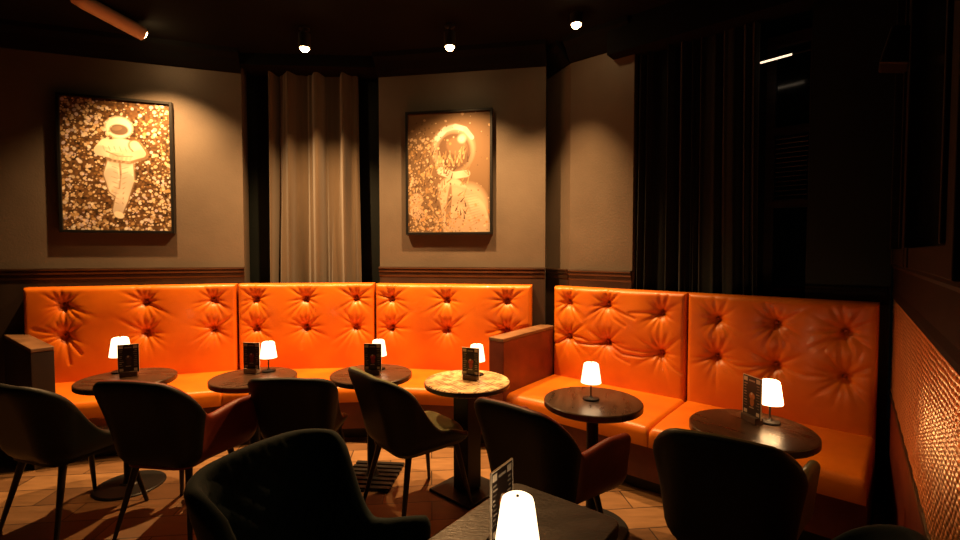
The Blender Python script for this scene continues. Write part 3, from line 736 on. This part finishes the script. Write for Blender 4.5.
# ------------------------------------------------------------------ tables
GT = 'round pedestal tables along the banquettes'
def round_table(x, y, r, label, topmat='table', base_kind='disc', col='round', rot=0.0, h=.74):
    t = thing('round_table', label, 'table', (x, y, 0), rot, GT)
    th = .038
    MB().lathe([(r - .006, h - th), (r, h - th + .006), (r, h - .006), (r - .005, h - .001), (r - .012, h)], n=72).build('tabletop', M[topmat], t, auto=30)
    if topmat != 'table':
        MB().lathe([(r + .001, h - th + .004), (r + .003, h - th + .008), (r + .003, h - .012), (r + .001, h - .008)], n=72, cap=False).build('edge_band', M['table_edge'], t)
    if col == 'round':
        MB().lathe([(.05, .02), (.04, .035), (.034, .06), (.034, h - th - .03), (.09, h - th - .012), (.09, h - th)], n=24).build('column', M['black_metal'], t, auto=30)
    else:
        MB().box((0, 0, (h - th) / 2 + .01), (.13, .13, h - th - .02)).build('column', M['black_metal'], t, bevel=.004)
    if base_kind == 'disc':
        MB().lathe([(.205, 0), (.205, .008), (.197, .014), (.06, .022), (.05, .03)], n=56).build('base_plate', M['black_metal'], t, auto=30)
    elif base_kind == 'plate':
        MB().box((0, 0, .009), (.36, .36, .018)).build('base_plate', M['black_metal'], t, bevel=.004)
    else:
        b = MB()
        for k in range(7): b.box((0, -.18 + .06 * k, .014), (.36, .034, .018))
        for sx in (-.16, 0, .16): b.box((sx, 0, .006), (.03, .42, .012))
        b.build('slatted_base', M['black_metal'], t)
    return t
T1, T2, T3, T4, T5, T6 = (-2.38, 3.13), (-1.54, 3.16), (-.76, 3.25), (-.085, 3.07), (.645, 2.65), (1.31, 2.23)
round_table(*T1, .285, 'leftmost dark round table on a round black floor plate')
round_table(*T2, .275, 'dark round table second from the left, behind two dark chairs', rot=.7)
round_table(*T3, .28, 'dark round table third from the left, standing on a slatted base', base_kind='slat', col='round', rot=-.1)
round_table(*T4, .28, 'pale round table with faded lettering on its worn top', 'worn_print', 'plate', 'square', rot=-.72)
round_table(*T5, .276, 'dark round table carrying only one lamp, before the right banquette', rot=1.3)
round_table(*T6, .275, 'dark round table in the right corner with the brightest lamp glare', rot=2.1)
# square foreground table
def square_table():
    t = thing('square_table', 'worn dark square table in the foreground at the bottom edge', 'table', (0, 0, 0))
    c0 = V2(.125, 1.70); du = unit(V2(.785, -.62)); dv = unit(V2(-.62, -.785)); wU, wV, rc = .415, .62, .045
    pts = []
    for (cu, cv, a0) in ((rc, rc, PI), (wU - rc, rc, 1.5 * PI), (wU - rc, wV - rc, 0), (rc, wV - rc, .5 * PI)):
        for k in range(8):
            a = a0 + PI / 2 * k / 7; p = c0 + du * (cu + rc * math.cos(a)) + dv * (cv + rc * math.sin(a)); pts.append(tuple(p))
    MB().prism(pts, .70, .74).build('tabletop', M['table_front'], t, bevel=.005)
    c = c0 + du * wU / 2 + dv * wV / 2
    MB().lathe([(.04, .02), (.034, .05), (.034, .66), (.1, .69), (.1, .70)], (c[0], c[1], 0), 24).build('column', M['black_metal'], t, auto=30)
    R = Matrix.Rotation(math.atan2(du[1], du[0]), 3, 'Z')
    MB().box((c[0], c[1], .011), (.36, .42, .022), R).build('base_plate', M['black_metal'], t, bevel=.004)
square_table()

# ------------------------------------------------------------------ table lamps
def make_lamp():
    t = thing('table_lamp', '', 'lamp')
    MB().lathe([(.046, 0), (.048, .004), (.046, .009), (.012, .013), (.006, .02)], n=32).build('base', M['lampmetal'], t, auto=40)
    MB().lathe([(.0045, .015), (.0045, .125)], n=12).build('stem', M['lampmetal'], t)
    # pleated frosted shade, open below
    prof = [(.0570, .098), (.0560, .104), (.043, .196), (.040, .206), (.033, .211), (.006, .213)]
    mb = MB(); n = 64; v = []; f = []
    for r, z in prof + [(.004, .208), (.031, .205), (.040, .193), (.053, .104), (.0555, .0975)]:
        for k in range(n): v.append((r * math.cos(2 * PI * k / n) * (1 + .005 * (k % 2) * (r > .03)), r * math.sin(2 * PI * k / n) * (1 + .005 * (k % 2) * (r > .03)), z))
    m = 11
    for i in range(m):
        for k in range(n):
            f.append((i * n + k, i * n + (k + 1) % n, ((i + 1) % m) * n + (k + 1) % n, ((i + 1) % m) * n + k))
    mb.add(v, f, True); mb.build('lamp_shade', M['shade'], t, auto=None)
    MB().lathe([(.004, .209), (.004, .216), (.002, .217)], n=14).build('finial', M['lampmetal'], t)
    return t
lamp0 = make_lamp(); first = [True]
def lamp(x, y, label, z=.74, s=1.0):
    l = lamp0 if first[0] else copy_tree(lamp0); first[0] = False
    l.location = (x, y, z + .0005); l.scale = (s, s, s); l['label'] = label; l['group'] = 'glowing table lamps'; return l
lamp(-2.53, 3.27, 'small glowing lamp behind the menu on the leftmost round table', s=1.17)
lamp(-1.503, 3.30, 'glowing lamp on a thin stem, second table from left, right of its menu')
lamp(-.735, 3.37, 'lamp almost hidden behind the menu on the third table from left')
lamp(-.022, 3.20, 'glowing lamp peeking from behind the menu on the pale printed table')
lamp(.637, 2.66, 'glowing white lamp standing alone on a round table')
bright = lamp(1.435, 2.29, 'glowing lamp beside a menu on the right corner table')
for ch in bright.children:
    if ch.name.startswith('lamp_shade'):
        ch.material_slots[0].link = 'OBJECT'; ch.material_slots[0].material = M['shade_bright']
lamp(.097, 1.185, 'large glowing lamp shade at the bottom edge on the square foreground table')

# ------------------------------------------------------------------ menus
def menu_art(W, H, accent, seed):
    r = np.random.default_rng(seed); img = np.zeros((H, W, 3)); img[:] = (.022, .014, .010)
    cream = np.array((.95, .80, .60)); acc = np.array(accent)
    def rc(x0, x1, y0, y1, c): img[int(y0 * H):max(int(y0 * H) + 1, int(y1 * H)), int(x0 * W):max(int(x0 * W) + 1, int(x1 * W))] = c
    rc(.06, .27, .05, .15, cream * .8); rc(.73, .94, .05, .15, cream * .7); rc(.07, .25, .85, .94, cream * .6); rc(.75, .93, .85, .94, cream * .7)
    for k in range(9):                                      # illegible small print columns
        y = .2 + .068 * k
        rc(.08, .08 + r.uniform(.10, .2), y, y + .022, cream * r.uniform(.2, .5)); rc(.92 - r.uniform(.10, .2), .92, y, y + .022, cream * r.uniform(.2, .5))
    rc(.34, .66, .10, .13, cream * .4)
    ell(img, .5, .48, .15, .15, 0, acc); ell(img, .5, .62, .11, .20, 0, acc * .7); ell(img, .47, .42, .05, .06, .4, cream * .8)
    rc(.38, .62, .76, .79, cream * .5)
    return img
def menu(x, y, deg, label, accent, seed, z=.74, h=.185, w=.118, holder='holder', acrylic=True):
    """deg: direction the printed face looks, 0 = towards the camera side (-y)"""
    t = thing('table_menu', label, 'menu', (x, y, z + .0005), math.radians(deg), 'standing menu cards')
    MB().box((0, 0, .017), (w * .86, .045, .034)).build('holder', M[holder], t, bevel=.003)
    zb = .026
    c = MB(); c.box((0, 0, zb + h / 2), (w, .003, h)); co = c.build('card', M['card_black'], t)
    fr = MB()
    for (x0, x1, z0, z1) in ((-w / 2 - .002, -w / 2, zb, zb + h), (w / 2, w / 2 + .002, zb, zb + h), (-w / 2 - .002, w / 2 + .002, zb + h, zb + h + .0025)):
        fr.box(((x0 + x1) / 2, 0, (z0 + z1) / 2), (x1 - x0, .006, z1 - z0))
    fr.build('acrylic_edge', M['acrylic'], t)
    W, H = 44, 78; img = menu_art(W, H, accent, seed)
    for sgn in (-1, 1):
        xs = np.linspace(-w / 2, w / 2, W) * (-sgn); zs = np.linspace(zb + h, zb, H)
        X, Z = np.meshgrid(xs, zs); P = np.stack([X, np.full_like(X, sgn * .0022), Z], -1)
        q = MB().grid(P[:, ::-1]).build('printed_face', M['card'], co, auto=None); paint(q, img[:, ::-1].reshape(-1, 3))
    return t
menu(-2.395, 3.165, 28, 'dark menu card in front of the lamp on the leftmost table', (.10, .05, .03), 1, h=.19, w=.115)
menu(-1.60, 3.255, -8, 'turned narrow menu card left of the lamp on the second table from left', (.30, .03, .02), 2, h=.185, holder='holder_pale')
menu(-.742, 3.215, -4, 'menu card with a red motif hiding its lamp on the third table from left', (.55, .05, .03), 3, h=.185)
menu(-.062, 3.075, -22, 'menu card on a wooden block on the pale printed table', (.5, .06, .03), 4, h=.185)
menu(1.352, 2.30, -80, 'orange printed menu card left of the lamp on the right corner table', (.62, .22, .06), 5, h=.2)
menu(.063, 1.325, 56, 'menu card standing behind the big lamp on the square foreground table', (.65, .22, .07), 6, h=.20, w=.115)

# ------------------------------------------------------------------ ceiling spots and lamps' light
WARM = (1.0, .53, .20)
def spot(x, y, z, label, watts, aim, angle=116, blend=1):
    t = thing('ceiling_spot', label, 'spotlight', (x, y, z), 0, 'ceiling downlights')
    MB().lathe([(.046, 0), (.05, .004), (.05, .12), (.044, .125)], n=28).build('housing', M['fixture'], t, auto=40)
    MB().lathe([(.006, .124), (.006, CEIL - z - .012), (.045, CEIL - z - .012), (.045, CEIL - z - .0005)], n=16).build('stem', M['fixture'], t, auto=40)
    MB().lathe([(.004, -.030), (.020, -.027), (.034, -.014), (.040, .002)], n=24).build('bulb', M['glow_spot'], t)
    l = bpy.data.lights.new('spot_beam', 'SPOT'); l.energy = watts; l.color = WARM; l.spot_size = math.radians(angle); l.spot_blend = blend; l.shadow_soft_size = .022
    o = bpy.data.objects.new('spot_beam', l); COL.objects.link(o); o.parent = t; o.location = (0, 0, -.045)
    o.rotation_euler = (Vector(aim) - Vector((x, y, z))).to_track_quat('-Z', 'Y').to_euler()
    return t
spot(-1.50, 4.07, 3.33, 'lit ceiling spot hanging in front of the brown curtain', 480, (-1.62, 4.05, 0))
spot(-.255, 4.02, 3.32, 'lit ceiling spot above the astronaut portrait', 480, (-.2, 4.0, 0))
spot(.775, 3.84, 3.42, 'lit ceiling spot nearest the long dark curtain', 440, (.10, 3.95, 0), 84)
# tubular track spot at the top left
t = thing('track_spot', 'pale tubular spot lamp under the ceiling at top left', 'spotlight', (-2.92, 3.72, CEIL))
tip, bk = Vector((-2.79, 3.95, 3.395)), Vector((-3.07, 3.53, 3.50 + .02))
bk = tip + (Vector((-2.965, 3.60, 3.46)) - tip) * 1.25
loc = Vector((-2.92, 3.72, CEIL))
ax = (tip - bk); ln = ax.length; q = ax.to_track_quat('Z', 'Y').to_matrix()
MB().lathe([(.03, 0), (.048, .02), (.055, .08), (.057, ln - .04), (.055, ln - .004), (.046, ln), (.042, ln - .012)], bk - loc, 32, True, q, cap=False).build('tube', M['tube'], t, auto=40)
MB().lathe([(.043, ln - .012), (.040, ln + .004), (.025, ln + .014), (.002, ln + .018)], bk - loc, 28, True, q, cap=False).build('lens', M['glow_spot'], t)
mid = bk + ax * .5
MB().tube(mid - loc, Vector((mid.x, mid.y, CEIL - .001)) - loc, .012, .012).build('mount', M['track'], t)
l = bpy.data.lights.new('track_beam', 'SPOT'); l.energy = 440; l.color = WARM; l.spot_size = math.radians(116); l.spot_blend = 1; l.shadow_soft_size = .022
o = bpy.data.objects.new('track_beam', l); COL.objects.link(o); o.parent = t; o.location = tip + ax.normalized() * .045 + Vector((0, 0, -.02)) - loc
o.rotation_euler = (Vector((-2.85, 3.95, 0)) - tip).to_track_quat('-Z', 'Y').to_euler()

# black wall speaker at the right edge
def wall_speaker():
    t = thing('wall_speaker', 'small black box mounted high on the right wall', 'speaker', (0, 0, 0))
    c = rwo + rw * -1.0 - rwn * .075; R = Matrix.Rotation(math.atan2(rw[1], rw[0]), 3, 'Z') @ Matrix.Rotation(.25, 3, 'X')
    MB().box((c[0], c[1], 2.44), (.15, .10, .15), R).build('cabinet', M['black_metal'], t, bevel=.008)
    a = rwo + rw * -1.0 - rwn * .0; MB().tube((a[0], a[1], 2.52), (c[0], c[1], 2.50), .012, .012).build('bracket', M['black_metal'], t)
wall_speaker()

# ------------------------------------------------------------------ world, camera, view
w = bpy.data.worlds.new('dim_room'); SC.world = w; w.use_nodes = True
w.node_tree.nodes['Background'].inputs['Color'].default_value = (.35, .75, .80, 1)
w.node_tree.nodes['Background'].inputs['Strength'].default_value = .0008
cam = bpy.data.cameras.new('camera'); co = bpy.data.objects.new('camera', cam); COL.objects.link(co)
co.location = (0, 0, 1.58); co.rotation_euler = (PI / 2 - math.atan(17 / 468), 0, 0)
cam.sensor_width = 36; cam.lens = 36 * 468 / 960; cam.clip_start = .02
SC.camera = co
SC.view_settings.view_transform = 'Standard'; SC.view_settings.look = 'None'; SC.view_settings.gamma = 1; SC.view_settings.use_curve_mapping = False
SC.view_settings.exposure = 0.0
SC.cycles.use_denoising = True
SC.cycles.max_bounces = 6
SC.cycles.sample_clamp_indirect = 4
